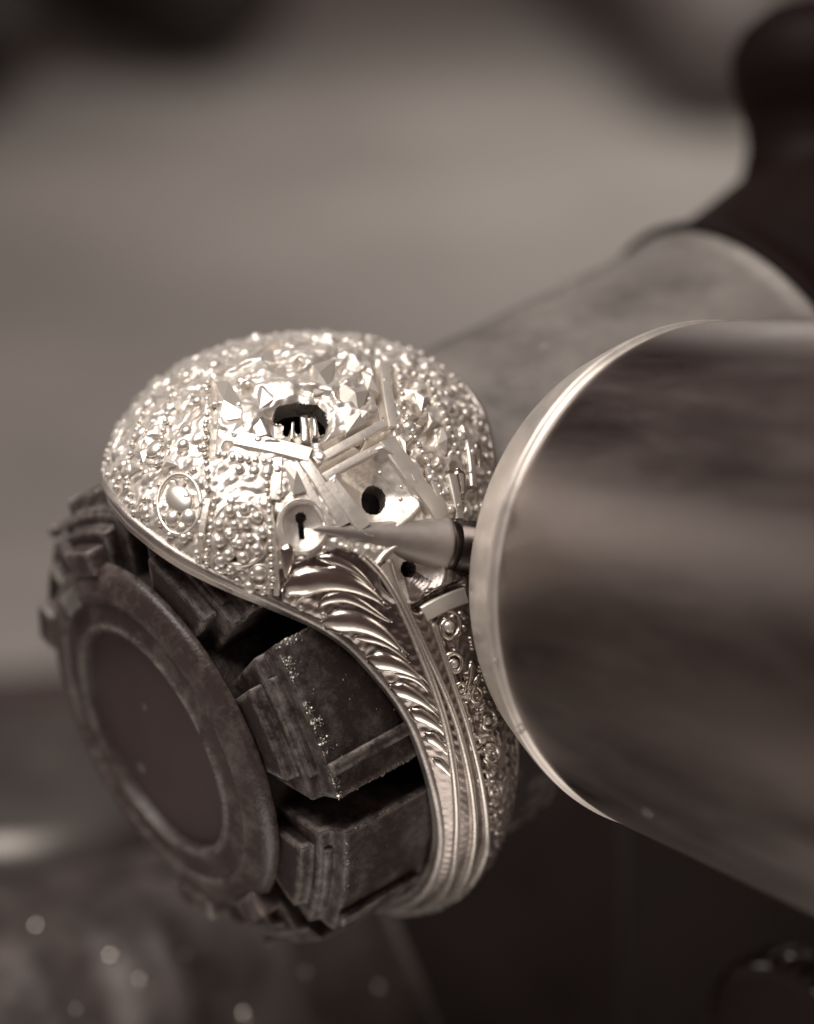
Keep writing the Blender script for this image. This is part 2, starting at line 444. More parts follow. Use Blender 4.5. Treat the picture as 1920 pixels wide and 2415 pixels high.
# seats: conical recess with a raised lip
for sx, sy, rx, ry, dp in SEATS:
    q = np.hypot((PX - sx) / rx, (PY - sy) / ry)
    if dp == 60:      # the lozenge: sides follow its frame
        e1, e2 = np.array([.88, -.47]) * 84, np.array([.56, .83]) * 98; det = e1[0] * e2[1] - e1[1] * e2[0]; dx, dy = PX - 888, PY - 1150
        uu, ww = (dx * e2[1] - dy * e2[0]) / det, (e1[0] * dy - e1[1] * dx) / det
        q = .35 * np.hypot((PX - sx) / 80, (PY - sy) / 84) + .65 * (np.abs(uu) ** 5 + np.abs(ww) ** 5) ** .2
    H += np.where(front & (q < 1.3), -dp * np.clip(1 - q, 0, 1) ** .9 + 9 * np.exp(-((q - 1.05) / .09) ** 2), 0)
    rings = np.sin(q * rx * .8) * .18; H += np.where(front & (q < 1), rings, 0)
# crown opening: an angular sunk panel, uneven
CR = [(585, 1034), (612, 978), (655, 948), (700, 936), (756, 944), (786, 972), (788, 1010), (760, 1046), (700, 1052)]
cd_ = seg_dist(CR + CR[:1]); ins = in_poly(CR) & front
H -= np.where(ins, 26 * np.clip(cd_ / 22, 0, 1) + 8 * np.sin(PX * .11) * np.clip(cd_ / 22, 0, 1), 0)
# scribed grooves
GROOVES = [([(517, 880), (590, 842), (657, 812)], 6, 16), ([(504, 890), (508, 990), (498, 1070)], 6, 18), ([(886, 858), (896, 930), (906, 1000)], 8, 30),
           ([(928, 872), (934, 930)], 7, 18), ([(500, 1170), (478, 1340)], 6, 14), ([(640, 1290), (655, 1410)], 6, 14), ([(648, 1390), (655, 1435)], 7, 20),
           ([(772, 1058), (830, 1022), (892, 990)], 9, 40), ([(760, 1112), (840, 1070), (918, 1022)], 9, 34), ([(985, 1432), (1030, 1400), (1085, 1378)], 9, 34),
           ([(915, 1045), (1010, 1215)], 5, 14), ([(735, 1088), (822, 1236)], 6, 16), ([(640, 1150), (645, 1290)], 5, 10), ([(430, 1010), (470, 960)], 6, 18), ([(330, 1090), (380, 1010)], 6, 14),
           ([(985, 985), (1010, 1030)], 16, 40), ([(930, 905), (960, 925)], 12, 30), ([(1005, 1085), (1025, 1160)], 9, 24), ([(370, 1140), (385, 1110)], 7, 22), ([(820, 860), (840, 875)], 8, 18), ([(800, 930), (812, 948)], 8, 20)]
for pts, wd, dp in GROOVES:
    dd = seg_dist(pts); H -= np.where(front, dp * np.exp(-(dd / wd) ** 2), 0)
# the shank: a hollow line each side of the centre strip
shank = np.clip((np.abs(TH) - 42) / 10, 0, 1)
H -= shank * 10 * np.exp(-((VV + .12) / .05) ** 2) + shank * 8 * np.exp(-((VV - .86) / .06) ** 2)
d, ox, oy, hid = cellular(arc, ax, 26, 21)
H += shank * (VV > -.1) * (np.abs(TH) < 120) * np.where(hid > .3, np.sqrt(np.clip(100 - d ** 2, 0, None)), 0) * .7
H += 1.2 * np.sin(arc * .21 + np.sin(ax * .13)) * np.cos(ax * .17) * (1 - plain * .7)
edge_fade = np.clip((1 - np.abs(VV)) / .03, 0, 1); H *= edge_fade
outer = base + nrm * H[..., None]
inner = np.stack([base[..., 0] * .995, 640 * np.cos(np.radians(TH)), 640 * np.sin(np.radians(TH))], -1)
# pierced openings
KEY = [(709 + 15 * math.cos(t), 1221 + 15 * math.sin(t)) for t in np.linspace(2.2, 2.2 + 5.1, 16)] + [(719, 1240), (721, 1274), (704, 1275), (701, 1240)]
HOLES = [[(641, 1000), (646, 968), (664, 953), (700, 947), (748, 954), (770, 975), (776, 1000), (768, 1026), (752, 1030), (745, 1000), (735, 985), (722, 990), (714, 1020), (700, 1030), (690, 1012), (680, 1032), (664, 1030), (666, 1005)],
         [(881 + 31 * math.cos(t), 1180 + 36 * math.sin(t)) for t in np.linspace(0, 6.28, 24, endpoint=False)], KEY,
         [(963 + 20 * math.cos(t), 1342 + 22 * math.sin(t)) for t in np.linspace(0, 6.28, 18, endpoint=False)]]
OP = proj(ring_cam(outer))
hole = np.zeros(TH.shape, bool)
for pl in HOLES: hole |= in_poly(pl, OP[..., 0], OP[..., 1]) & front
big = np.zeros(TH.shape, bool)
for pl in HOLES:
    c = np.mean(pl, 0); big |= in_poly([tuple(c + (np.array(p) - c) * 2.2) for p in pl]) & front
nt_, nv_ = TH.shape
idx = np.arange(nt_ * nv_).reshape(nt_, nv_); N1 = nt_ * nv_
def quads(mask_drop, ofs, flip):
    a_ = idx[:-1, :-1]; b_ = idx[1:, :-1]; c2 = idx[1:, 1:]; d_ = idx[:-1, 1:]
    keep = ~(mask_drop[:-1, :-1] & mask_drop[1:, :-1] & mask_drop[1:, 1:] & mask_drop[:-1, 1:])
    q = np.stack([a_, b_, c2, d_] if not flip else [a_, d_, c2, b_], -1)[keep]; return q + ofs
Fo = quads(hole, 0, True)
shell = mesh_obj('shell', outer.reshape(-1, 3), Fo, SILVER, RING)
shell.data.materials.append(SHADED)
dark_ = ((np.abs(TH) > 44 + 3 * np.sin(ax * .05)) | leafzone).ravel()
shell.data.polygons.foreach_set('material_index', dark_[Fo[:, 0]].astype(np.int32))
# the lining (coarser) and the two side walls that close the band
st, sv = 6, 12
ii = np.arange(0, nt_, st); ii = np.append(ii, nt_ - 1) if ii[-1] != nt_ - 1 else ii
jj = np.arange(0, nv_, sv)
inn = inner[np.ix_(ii, jj)]; bg_ = (np.abs(TH) < 52)[np.ix_(ii, jj)]
ni, nj = len(ii), len(jj); id2 = np.arange(ni * nj).reshape(ni, nj)
keep = ~(bg_[:-1, :-1] | bg_[1:, 1:])
q = np.stack([id2[:-1, :-1], id2[1:, :-1], id2[1:, 1:], id2[:-1, 1:]], -1)[keep]
mesh_obj('lining', inn.reshape(-1, 3), q, WORN, RING)

def hole_wall(poly, depth=46):
    """the cut thickness of the metal round an opening"""
    top, bot = [], []
    for p in poly:
        d = np.where(front, (OP[..., 0] - p[0]) ** 2 + (OP[..., 1] - p[1]) ** 2, 1e12); k = np.unravel_index(d.argmin(), d.shape)
        top.append(outer[k] + nrm[k] * .8); bot.append(outer[k] - nrm[k] * depth)
    n = len(poly); return np.array(top + bot), [(i, (i + 1) % n, n + (i + 1) % n, n + i) for i in range(n)]
for pl in HOLES: mesh_obj('hole_wall', *hole_wall(pl), WORN, RING)

def sweep(th, v, half, height, nseg=8, sink=4.0, flat=False, lift=None):
    """raised strip along a curve (th, v) on the ring: half-round or flat-topped section"""
    th = np.asarray(th); v = np.asarray(v); P = surf(th, v); Nn = surf_n(th, v)
    Tn = np.gradient(P, axis=0); Tn /= np.linalg.norm(Tn, axis=1, keepdims=True) + 1e-9
    B = np.cross(Nn, Tn); B /= np.linalg.norm(B, axis=1, keepdims=True) + 1e-9
    half = np.broadcast_to(half, len(P)); height = np.broadcast_to(height, len(P))
    lift = np.zeros(len(P)) if lift is None else lift
    rows = []
    if flat: prof = [(-1, -sink, 0), (-1, 0, .55), (-.82, 0, .95), (-.3, 0, 1), (.3, 0, 1), (.82, 0, .95), (1, 0, .55), (1, -sink, 0)]
    else: prof = [(-1, -sink, 0)] + [(-math.cos(t), 0, math.sin(t)) for t in np.linspace(0.15, math.pi - .15, nseg)] + [(1, -sink, 0)]
    for o_, z0, hz in prof: rows.append(P + B * (half * o_)[:, None] + Nn * (z0 + height * hz + lift * (hz > 0))[:, None])
    Vx = np.stack(rows, 1); n, m = Vx.shape[:2]
    F = [(i * m + j, i * m + j + 1, (i + 1) * m + j + 1, (i + 1) * m + j) for i in range(n - 1) for j in range(m - 1)]
    F.append(tuple(range(m))); F.append(tuple(reversed(range((n - 1) * m, n * m))))
    return Vx.reshape(-1, 3), F

def curve_on_ring(pts, n=14):
    """picture points -> smooth curve on the ring"""
    tv = np.array([on_ring(*p) for p in pts]); 
    t = np.concatenate([[0], np.cumsum(np.hypot(*np.diff(np.array(pts, float), axis=0).T))]); t /= t[-1]
    s = np.linspace(0, 1, n)
    def interp(y):
        if len(pts) == 2: return np.interp(s, t, y)
        return np.polyval(np.polyfit(t, y, min(len(pts) - 1, 3 if len(pts) < 6 else 5)), s)
    return interp(tv[:, 0]), np.clip(interp(tv[:, 1]), -1, 1)

# edge wires round the whole band
tt = np.linspace(-178, 178, 260)
EDGEM = material('dull_silver_edge', (.55, .505, .475), .42, .9, bump=(45, .3), mottle=(9, .3))
mesh_obj('edge_wire', *sweep(tt, np.full(260, -.985), 11, 9), EDGEM, RING)
mesh_obj('edge_wire', *sweep(tt, np.full(260, .985), 11, 9), EDGEM, RING)
def side_wall(sgn):
    t = np.radians(np.linspace(-180, 180, 240)); d_ = np.degrees(t)
    o_ = surf(d_, np.full(240, sgn)); i_ = o_.copy(); i_[:, 1] = 640 * np.cos(t); i_[:, 2] = 640 * np.sin(t)
    V = np.concatenate([o_, i_]); F = [(i, i + 1, 240 + i + 1, 240 + i) for i in range(239)]
    return V, F
mesh_obj('side_wall', *side_wall(-1.0), WORN, RING); mesh_obj('side_wall', *side_wall(1.0), WORN, RING)

# frames round the seats
BARS = [([(560, 1036), (655, 1056), (730, 1076)], 19, 16), ([(742, 1088), (825, 1044), (908, 1000)], 10, 12), ([(764, 1126), (840, 1086), (918, 1046)], 9, 12),
        ([(912, 1040), (975, 1128), (1040, 1222)], 21, 14), ([(774, 1136), (814, 1188), (856, 1246)], 17, 14), ([(716, 1088), (764, 1160), (812, 1240)], 13, 13),
        ([(690, 1092), (738, 1170), (780, 1240)], 10, 8), ([(906, 862), (914, 930), (926, 1010)], 11, 14), ([(655, 1082), (650, 1140), (648, 1180)], 12, 9),
        ([(998, 1448), (1045, 1424), (1096, 1404)], 17, 12), ([(905, 1330), (935, 1390), (955, 1430)], 9, 12), ([(492, 1180), (478, 1260), (468, 1342)], 7, 10), ([(636, 1200), (648, 1290), (652, 1404)], 6, 10),
        ([(1010, 1105), (1030, 1160), (1050, 1225)], 9, 12), ([(1062, 1120), (1072, 1170), (1082, 1225)], 11, 14), ([(508, 886), (585, 846), (656, 810)], 7, 12), ([(1092, 1010), (1108, 1080), (1112, 1150)], 9, 14)]
for pts, hw, ht in BARS:
    mesh_obj('frame_bar', *sweep(*curve_on_ring(pts, 12), hw * 1.15, ht * .62, flat=True, sink=14), SILVER, RING, smooth=False)
# prongs left standing in the crown opening
for (x0, y0, x1, y1, hw) in ((716, 985, 722, 1052, 11), (740, 992, 742, 1040, 6), (690, 1002, 688, 1045, 4), (608, 992, 622, 1036, 20)):
    mesh_obj('prong', *sweep(*curve_on_ring([(x0, y0), ((x0 + x1) / 2 + 2, (y0 + y1) / 2), (x1, y1)], 8), np.linspace(hw * .8, hw, 8), 10, sink=24, flat=True), POLISH, RING)

# graver-cut facets: low pyramids with crisp edges
def facet(pts, h, shift=(0, 0)):
    c = np.mean(pts, 0) + np.array(shift); tv = [on_ring(*p) for p in pts] + [on_ring(*c)]
    th = np.array([q[0] for q in tv]); v = np.array([q[1] for q in tv]); P = surf(th, v); Nn = surf_n(th, v)
    off = np.full(len(tv), 7.0); off[-1] = 7 + h * .7; n = len(pts); Vt = np.concatenate([P + Nn * off[:, None], P[:-1] - Nn[:-1] * 14])
    F = [(i, (i + 1) % n, n) for i in range(n)] + [(n + 1 + i, n + 1 + (i + 1) % n, (i + 1) % n, i) for i in range(n)]
    return mesh_obj('facet', Vt, F, BEADM, RING, smooth=False)
for pts, h, sh in (([(508, 905), (540, 905), (592, 985), (520, 998)], 16, (-8, 8)), ([(800, 905), (868, 925), (846, 985), (800, 965)], 14, (6, -6)), ([(640, 878), (672, 868), (690, 930), (655, 945)], 14, (4, 4)),
                   ([(735, 868), (792, 850), (780, 925), (740, 935)], 16, (-8, 0)), ([(600, 905), (632, 888), (645, 945), (612, 968)], 12, (0, 0)), ([(690, 838), (760, 820), (770, 850), (715, 862)], 10, (0, 0)),
                   ([(850, 880), (884, 870), (892, 930), (866, 920)], 10, (0, 0)), ([(560, 862), (640, 828), (650, 862), (590, 885)], 10, (0, 0)), ([(808, 985), (880, 950), (892, 985), (815, 1025)], 10, (0, -4)),
                   ([(560, 1000), (600, 995), (590, 1030), (545, 1026)], 10, (0, 0)), ([(670, 1105), (700, 1110), (722, 1160), (690, 1170)], 9, (0, 0)), ([(936, 1030), (962, 1040), (955, 1075)], 10, (0, 0)),
                   ([(975, 930), (1010, 940), (990, 975)], 12, (0, 0)), ([(1040, 1010), (1066, 1030), (1048, 1075), (1030, 1050)], 12, (0, 0))): facet(pts, h, sh)
for k in range(12):
    for _ in range(30):
        x, y = random.uniform(270, 1120), random.uniform(830, 1370)
        if not in_poly([(560, 830), (900, 830), (1040, 1215), (1100, 1500), (640, 1440), (640, 1080), (505, 1060)], np.array([x]), np.array([y]))[0]:
            th, v = on_ring(x, y); p = proj(ring_cam(surf(np.array([th]), np.array([v]))))[0]
            if abs(p[0] - x) < 4 and abs(p[1] - y) < 4 and abs(v) < .88 and math.hypot(x - 568, y - 1258) > 90: break
    else: continue
    a1 = random.uniform(0, 6.28); q_ = random.uniform(13, 25)
    facet([(x + q_ * math.cos(a1 + t), y + q_ * math.sin(a1 + t)) for t in (0, 2.0 + random.uniform(-.3, .3), 4.1 + random.uniform(-.3, .3))], q_ * .34)

# leaves carved down the shank
LEAFM = material('polished_leaf_silver', (.88, .83, .77), .2, 1, bump=(30, .1), rough_var=(9, .07))
def leaf(pts, w, h, mat=LEAFM):
    n = 18; s = np.linspace(0, 1, n)
    prof = np.where(s < .2, np.sqrt(np.clip(s / .2, .05, 1)), (np.clip((1 - s) / .8, 0, 1) ** .75) * .94 + .06)
    return mesh_obj('leaf', *sweep(*curve_on_ring(pts, n), w * 1.4 * prof, h * .8 * prof, nseg=9, sink=12), mat, RING)
LEAVES = [([(748, 1316), (803, 1325), (857, 1362), (885, 1392)], 9, 12), ([(668, 1398), (748, 1366), (821, 1376), (905, 1424)], 26, 30),
          ([(748, 1432), (795, 1408), (857, 1425), (925, 1470)], 11, 15), ([(757, 1480), (828, 1466), (893, 1490), (948, 1535)], 23, 28),
          ([(835, 1503), (880, 1505), (930, 1530), (965, 1562)], 9, 12), ([(862, 1556), (915, 1560), (960, 1578), (996, 1608)], 19, 24),
          ([(925, 1586), (960, 1592), (1000, 1620), (1012, 1636)], 8, 11), ([(916, 1618), (955, 1630), (1000, 1656), (1028, 1684)], 16, 20),
          ([(966, 1670), (1000, 1690), (1036, 1716), (1052, 1740)], 14, 17), ([(1000, 1730), (1025, 1745), (1050, 1768), (1066, 1790)], 12, 14),
          ([(1020, 1786), (1045, 1806), (1064, 1828), (1076, 1848)], 9, 11), ([(676, 1280), (678, 1322), (672, 1364)], 15, 18),
          ([(760, 1345), (810, 1350), (870, 1385), (900, 1405)], 7, 10), ([(1112, 1560), (1106, 1600), (1092, 1650)], 7, 11), ([(1130, 1590), (1116, 1622), (1098, 1662)], 7, 10),
          ([(1160, 1730), (1130, 1738), (1112, 1752)], 6, 9), ([(1165, 1752), (1140, 1766), (1125, 1790)], 6, 9), ([(1140, 1790), (1160, 1800), (1176, 1812)], 6, 9),
          ([(1080, 1105), (1088, 1140), (1090, 1180)], 14, 16), ([(1120, 1040), (1130, 1080), (1132, 1110)], 10, 12)]
for pts, w, h in LEAVES: leaf(pts, w, h)
for k_ in (1, 3, 5, 7, 8, 9):      # fine cuts under each large leaf
    for dx, dy in ((26, 26), (40, 16)): leaf([(x + dx * (1 - .6 * i / 3), y + dy * (1 - .5 * i / 3)) for i, (x, y) in enumerate(LEAVES[k_][0])], 4, 9)
# ridge wires beside the centre strip
RIDGES = [([(853, 1309), (940, 1421), (987, 1529), (1031, 1638), (1058, 1746), (1074, 1855), (1076, 1980), (1050, 2075), (1010, 2118)], 10, 14),
          ([(915, 1318), (950, 1421), (1003, 1529), (1050, 1638), (1084, 1728), (1110, 1855), (1116, 1985), (1092, 2070), (1050, 2112)], 9, 16),
          ([(1020, 1470), (1060, 1590), (1095, 1690), (1125, 1800), (1144, 1910), (1146, 2000), (1122, 2064), (1084, 2102)], 8, 12)]
for pts, hw, ht in RIDGES:
    th, v = curve_on_ring(pts[:-2], 60)
    th = np.r_[th, th[-1] + np.linspace(3, 70, 24)]; v = np.r_[v, np.linspace(v[-1], v[-1] * .6, 24)]
    mesh_obj('ridge_wire', *sweep(th, v, hw, ht, sink=8), WORN, RING)

# beads: one shared mesh
def uv_sphere(nu, nv):
    V = [(0, 0, 1)]
    for i in range(1, nv): 
        for j in range(nu): 
            a1 = math.pi * i / nv; b1 = 2 * math.pi * j / nu; V.append((math.sin(a1) * math.cos(b1), math.sin(a1) * math.sin(b1), math.cos(a1)))
    V.append((0, 0, -1)); F = [(0, 1 + j, 1 + (j + 1) % nu) for j in range(nu)]
    for i in range(nv - 2):
        for j in range(nu): F.append((1 + i * nu + j, 1 + (i + 1) * nu + j, 1 + (i + 1) * nu + (j + 1) % nu, 1 + i * nu + (j + 1) % nu))
    k_ = 1 + (nv - 2) * nu; F += [(len(V) - 1, k_ + (j + 1) % nu, k_ + j) for j in range(nu)]
    return np.array(V), F
sv_, sf_ = uv_sphere(14, 9)
bead0 = mesh_obj('bead', sv_, sf_, BEADM, RING); bead_me = bead0.data; bpy.data.objects.remove(bead0)
def place(th, v, rx, ry, rz, me=bead_me, name='bead', lift=0.0, rot=0.0):
    P = surf(np.array([th]), np.array([v]))[0]; n = surf_n(np.array([th]), np.array([v]))[0]
    i = np.abs(th_l - th).argmin(); j = np.abs(v_l - v).argmin()
    P = P + n * lift
    z = Vector(n); x = Vector((1, 0, 0)); x = (x - z * x.dot(z)).normalized(); y = z.cross(x)
    R = Matrix((x, y, z)).transposed().to_4x4() @ Matrix.Rotation(rot, 4, 'Z')
    return link(name, me, RING, Matrix.Translation(Vector(P) * K) @ R @ Matrix.Diagonal((rx, ry, rz, 1)))
def bead(px, py, r, flat=.75, ry=None, lift=0, rot=0):
    th, v = on_ring(px, py); return place(th, v, r, ry or r, r * flat, lift=lift, rot=rot)
# flower seat: eight grains round a ninth, within a bezel
def rosette(px, py, r, n=9):
    th, v = on_ring(px, py)
    for k in range(n):
        a1 = 6.283 * k / n; bead(px + r * math.cos(a1), py + r * 1.08 * math.sin(a1), r * .27, .9, lift=6)
    for k in range(5):
        a1 = 6.283 * k / 5 + .4; bead(px + r * .46 * math.cos(a1), py + r * .48 * math.sin(a1), r * .21, .9, lift=8)
def collet(px, py, r, ry, tube=6):
    """raised bezel ring following the surface"""
    n = 40; tv = [on_ring(px + r * math.cos(6.2832 * k / n), py + ry * math.sin(6.2832 * k / n)) for k in range(n + 1)]
    th = np.array([q[0] for q in tv]); v = np.array([q[1] for q in tv]); k5 = np.ones(5) / 5
    th = np.convolve(np.r_[th[-3:-1], th, th[1:3]], k5, 'valid'); v = np.convolve(np.r_[v[-3:-1], v, v[1:3]], k5, 'valid')
    return mesh_obj('collet', *sweep(th, v, tube, tube * 1.3, sink=8), BEADM, RING)
rosette(568, 1258, 52)
collet(568, 1258, 70, 76, 6); collet(424, 1190, 52, 72, 6); collet(365, 1062, 34, 36, 5); collet(712, 1240, 54, 58, 4); collet(612, 1358, 24, 26, 5); collet(520, 1330, 20, 22, 4)
bead(424, 1178, 30, .4, 44, lift=2); bead(365, 1062, 24, .5, lift=3); bead(300, 1110, 24, .5); bead(330, 1020, 20, .5); bead(400, 960, 22, .5)
bead(408, 1222, 20, .7); bead(446, 1222, 22, .7); bead(430, 1245, 16, .7)
for k in range(10):
    a1 = 6.283 * k / 10; bead(424 + 58 * math.cos(a1), 1190 + 78 * math.sin(a1), 8, .9)
for x, y, r in ((440, 888, 17), (507, 862, 19), (478, 878, 9), (690, 822, 17), (640, 835, 9), (570, 900, 15), (585, 905, 8), (700, 840, 11), (730, 862, 14),
                (548, 1183, 14), (590, 1192, 11), (475, 1268, 12), (435, 1268, 13), (520, 1325, 15), (545, 1340, 12), (612, 1352, 18), (590, 1385, 16), (560, 1372, 10), (620, 1395, 10),
                (345, 1205, 15), (290, 1100, 17), (282, 1130, 10), (365, 1060, 20), (385, 1075, 13), (345, 1115, 12), (440, 1015, 16), (432, 1050, 16), (475, 1055, 11), (465, 945, 14),
                (455, 1110, 11), (518, 1100, 9), (600, 1110, 14), (565, 1105, 12), (655, 1110, 12), (690, 1130, 9), (660, 1165, 11), (765, 1295, 8),
                (898, 1115, 7), (940, 1010, 14), (965, 1008, 17), (930, 995, 10), (1020, 1130, 14), (1005, 1150, 10), (1090, 1030, 16), (1100, 975, 14), (1075, 965, 14), (1040, 960, 15),
                (1000, 890, 12), (970, 862, 13), (1055, 930, 10), (1040, 905, 11), (1110, 1085, 10), (1065, 1205, 13), (1100, 1060, 9),
                (1050, 1215, 8), (945, 1180, 6), (948, 1150, 5), (870, 830, 12), (800, 838, 11), (762, 818, 10), (840, 815, 9)):
    bead(x, y, r)
# scrolls and grains of the centre strip
def scroll(px, py, rad, a0, turns=1.4, hw=5.5):
    n = 34; t = np.linspace(0, 1, n); ang = a0 + t * turns * 6.283; rr = rad * (1 - .78 * t)
    tv = [on_ring(px + .8 * r_ * math.cos(q_), py + r_ * math.sin(q_)) for r_, q_ in zip(rr, ang)]
    th = np.array([q[0] for q in tv]); v = np.array([q[1] for q in tv]); k3 = np.ones(3) / 3
    th[1:-1] = np.convolve(th, k3, 'valid'); v[1:-1] = np.convolve(v, k3, 'valid')
    mesh_obj('scroll', *sweep(th, v, hw * 1.25 * (1 - .35 * t), hw * 1.1, sink=8), LEAFM, RING)
for px, py, rad, a0 in ((1058, 1478, 44, 3.6), (1072, 1566, 30, 3.4), (1088, 1624, 20, .4), (1120, 1640, 28, 2.6), (1150, 1700, 32, 3.6), (1124, 1752, 24, .6), (1158, 1778, 28, 3.8),
                        (1142, 1832, 22, .4), (1168, 1862, 24, 3.6), (1160, 1920, 20, .5), (1178, 1962, 18, 3.4)): scroll(px, py, rad, a0)
for x, y, r in ((1058, 1478, 15), (1042, 1520, 9), (1072, 1566, 11), (1066, 1600, 8), (1072, 1625, 8), (1100, 1640, 9), (1136, 1668, 8), (1150, 1700, 11),
                (1140, 1745, 9), (1150, 1775, 10), (1160, 1822, 11), (1150, 1845, 8), (1172, 1870, 8), (1160, 1890, 10), (1182, 1910, 8), (1178, 1940, 7), (1108, 1700, 8), (1118, 1735, 7)):
    bead(x, y, r, .8)
# millegrain along the dome's borders
for t in np.arange(-40, 44, 3.2): place(float(t), -.93 + .02 * math.sin(t), 8, 8, 7, lift=4)
for t in np.arange(-30, 44, 3.2): place(float(t), .90, 8, 8, 7, lift=4)
def bead_row(pts, r, gap):
    pts = np.array(pts, float); L_ = np.r_[0, np.cumsum(np.hypot(*np.diff(pts, axis=0).T))]
    for d_ in np.arange(0, L_[-1], gap): bead(np.interp(d_, L_, pts[:, 0]), np.interp(d_, L_, pts[:, 1]), r, .85, lift=5)
for pts, r, gap in (([(492, 905), (490, 985), (486, 1060), (492, 1160)], 8, 19), ([(515, 1075), (580, 1085), (640, 1092)], 8, 18), ([(508, 1180), (496, 1260), (486, 1340)], 7, 17),
                    ([(626, 1110), (634, 1180), (640, 1290), (644, 1395)], 7, 17), ([(350, 960), (318, 1040), (300, 1130), (318, 1215)], 8, 20), ([(410, 920), (392, 1000), (372, 1100)], 8, 20),
                    ([(940, 880), (950, 960), (985, 1050), (1050, 1180)], 7, 18), ([(1010, 905), (1050, 990), (1085, 1090)], 8, 20)): bead_row(pts, r, gap)
cnt = 0
while cnt < 30:
    x, y = random.uniform(260, 1150), random.uniform(800, 1400)
    if not any(math.hypot((x - sx) / rx, (y - sy) / ry) < 1.15 for sx, sy, rx, ry, _ in SEATS) and not in_poly([(650, 1330), (820, 1240), (1040, 1215), (1100, 1500), (660, 1440)], np.array([x]), np.array([y]))[0]:
        th, v = on_ring(x, y); p = proj(ring_cam(surf(np.array([th]), np.array([v]))))[0]
        if abs(p[0] - x) < 4 and abs(p[1] - y) < 4 and abs(v) < .93: bead(x, y, random.uniform(5, 11), .8, lift=5); cnt += 1

# dust on the holder
bpy.context.view_layer.update()
dv, df = [], []
HM = HOLD.matrix_world.inverted()
clumps = []
for k in range(130):
    pidx = random.choice([0, 0, 1, 1, 1, 2, 7])
    if random.random() < .6: clumps.append((pidx, random.choice([-17.9, 17.9]), random.uniform(XD + 130, 150)))
    else: clumps.append((pidx, random.uniform(-17.5, 17.5), XD + 130 + abs(random.gauss(0, 5))))
for k in range(2600):
    if k % 5: pidx, da, x = random.choice(clumps); da += random.gauss(0, .45); x += random.gauss(0, 9)
    else: pidx, da, x = random.choice([0, 1, 2, 7]), random.uniform(-18, 18), random.uniform(XD + 130, 150)
    da = max(-18.1, min(18.1, da)); x = max(x, XD + 128); ang = math.radians(55.5 + 45 * pidx + da)
    hh = math.radians(18.25); dang = math.radians(da); rr = 634 * (math.cos(hh * .8) / math.cos(dang) * .35 + .65) - (1 if x > XD + 240 else 3)
    c = np.array([x, rr * math.cos(ang), rr * math.sin(ang)]); s = min(4.2, random.lognormvariate(-.1, .55)); b0 = len(dv)
    for q_ in ((1, 1, 1), (-1, -1, 1), (-1, 1, -1), (1, -1, -1)): dv.append(c + s * np.array(q_) * RNG.uniform(.5, 1.2, 3))
    df += [(b0, b0 + 1, b0 + 2), (b0, b0 + 3, b0 + 1), (b0, b0 + 2, b0 + 3), (b0 + 1, b0 + 3, b0 + 2)]
tag(mesh_obj('dust', dv, df, DUST, HOLD, smooth=False), kind='stuff')

# ------------------------------------------------------------------ handpiece
tipP = ring_cam(surf(*[np.array([q_]) for q_ in on_ring(737, 1248)])[0]) + np.array([0, 0, 12.])
RR = 606.0
HT = math.radians(56)
h_img = np.array([.978, -.205]); h_img /= np.hypot(*h_img)
Hx = np.array([math.cos(HT) * h_img[0], math.cos(HT) * h_img[1], math.sin(HT)])
Hy = np.array([-h_img[1], h_img[0], 0.]); Hz = np.cross(Hx, Hy)
FC = at(1068, 1240, 215) - RR * Hz                     # front face centre, behind the rim's near side
# the point leaves the face off centre, almost square to the view
tgt = at(1046, 1284, 72); Px_ = tgt - tipP; LC = np.linalg.norm(Px_); Px_ /= LC
Py_ = np.cross((0, 0, 1.), Px_); Py_ /= np.linalg.norm(Py_); Pz_ = np.cross(Px_, Py_)
LF = ((FC - tipP) @ Hx) / (Px_ @ Hx)                    # where its axis meets the face
HAND = empty('handpiece', frame_matrix(FC, Hx, Hy, Hz), 'thick smudged steel handpiece with bright rim, its cone point touching the ring', 'handpiece')
TM = HAND.matrix_world.inverted() @ frame_matrix(tipP, Px_, Py_, Pz_)
mesh_obj('rim', *lathe(fine([(6, 60), (0, 120), (-4, 460), (0, RR - 68), (3, RR - 62), (12, RR - 56), (80, RR - 29), (140, RR - 7), (156, RR - 2), (166, RR), (171, RR - 3), (174, RR - 12), (186, RR - 14)], 6), 200), RIMM, HAND)
mesh_obj('body', *lathe(fine([(178, RR - 16), (186, RR - 14), (192, RR - 9), (210, RR - 3), (240, RR + 2), (290, RR + 7), (1500, RR + 95), (1560, RR + 60), (1560, 5)], 24), 200), BODY, HAND)
xc = LC
tip = mesh_obj('tip', *lathe(fine([(0, .6), (3, 4), (30, 10), (xc - 60, 54), (xc - 4, 64), (xc + 2, 63), (xc + 3, 57)], 8), 64), TIPM, HAND, TM)
mesh_obj('collar', *lathe([(xc + 1, 40), (xc + 1, 58), (xc + 4, 61), (xc + 22, 61), (xc + 24, 57), (xc + 28, 57), (xc + 30, 61), (xc + 60, 61), (xc + 62, 64), (LF + 60, 64), (LF + 60, 40)], 64), COLLAR, HAND, TM)

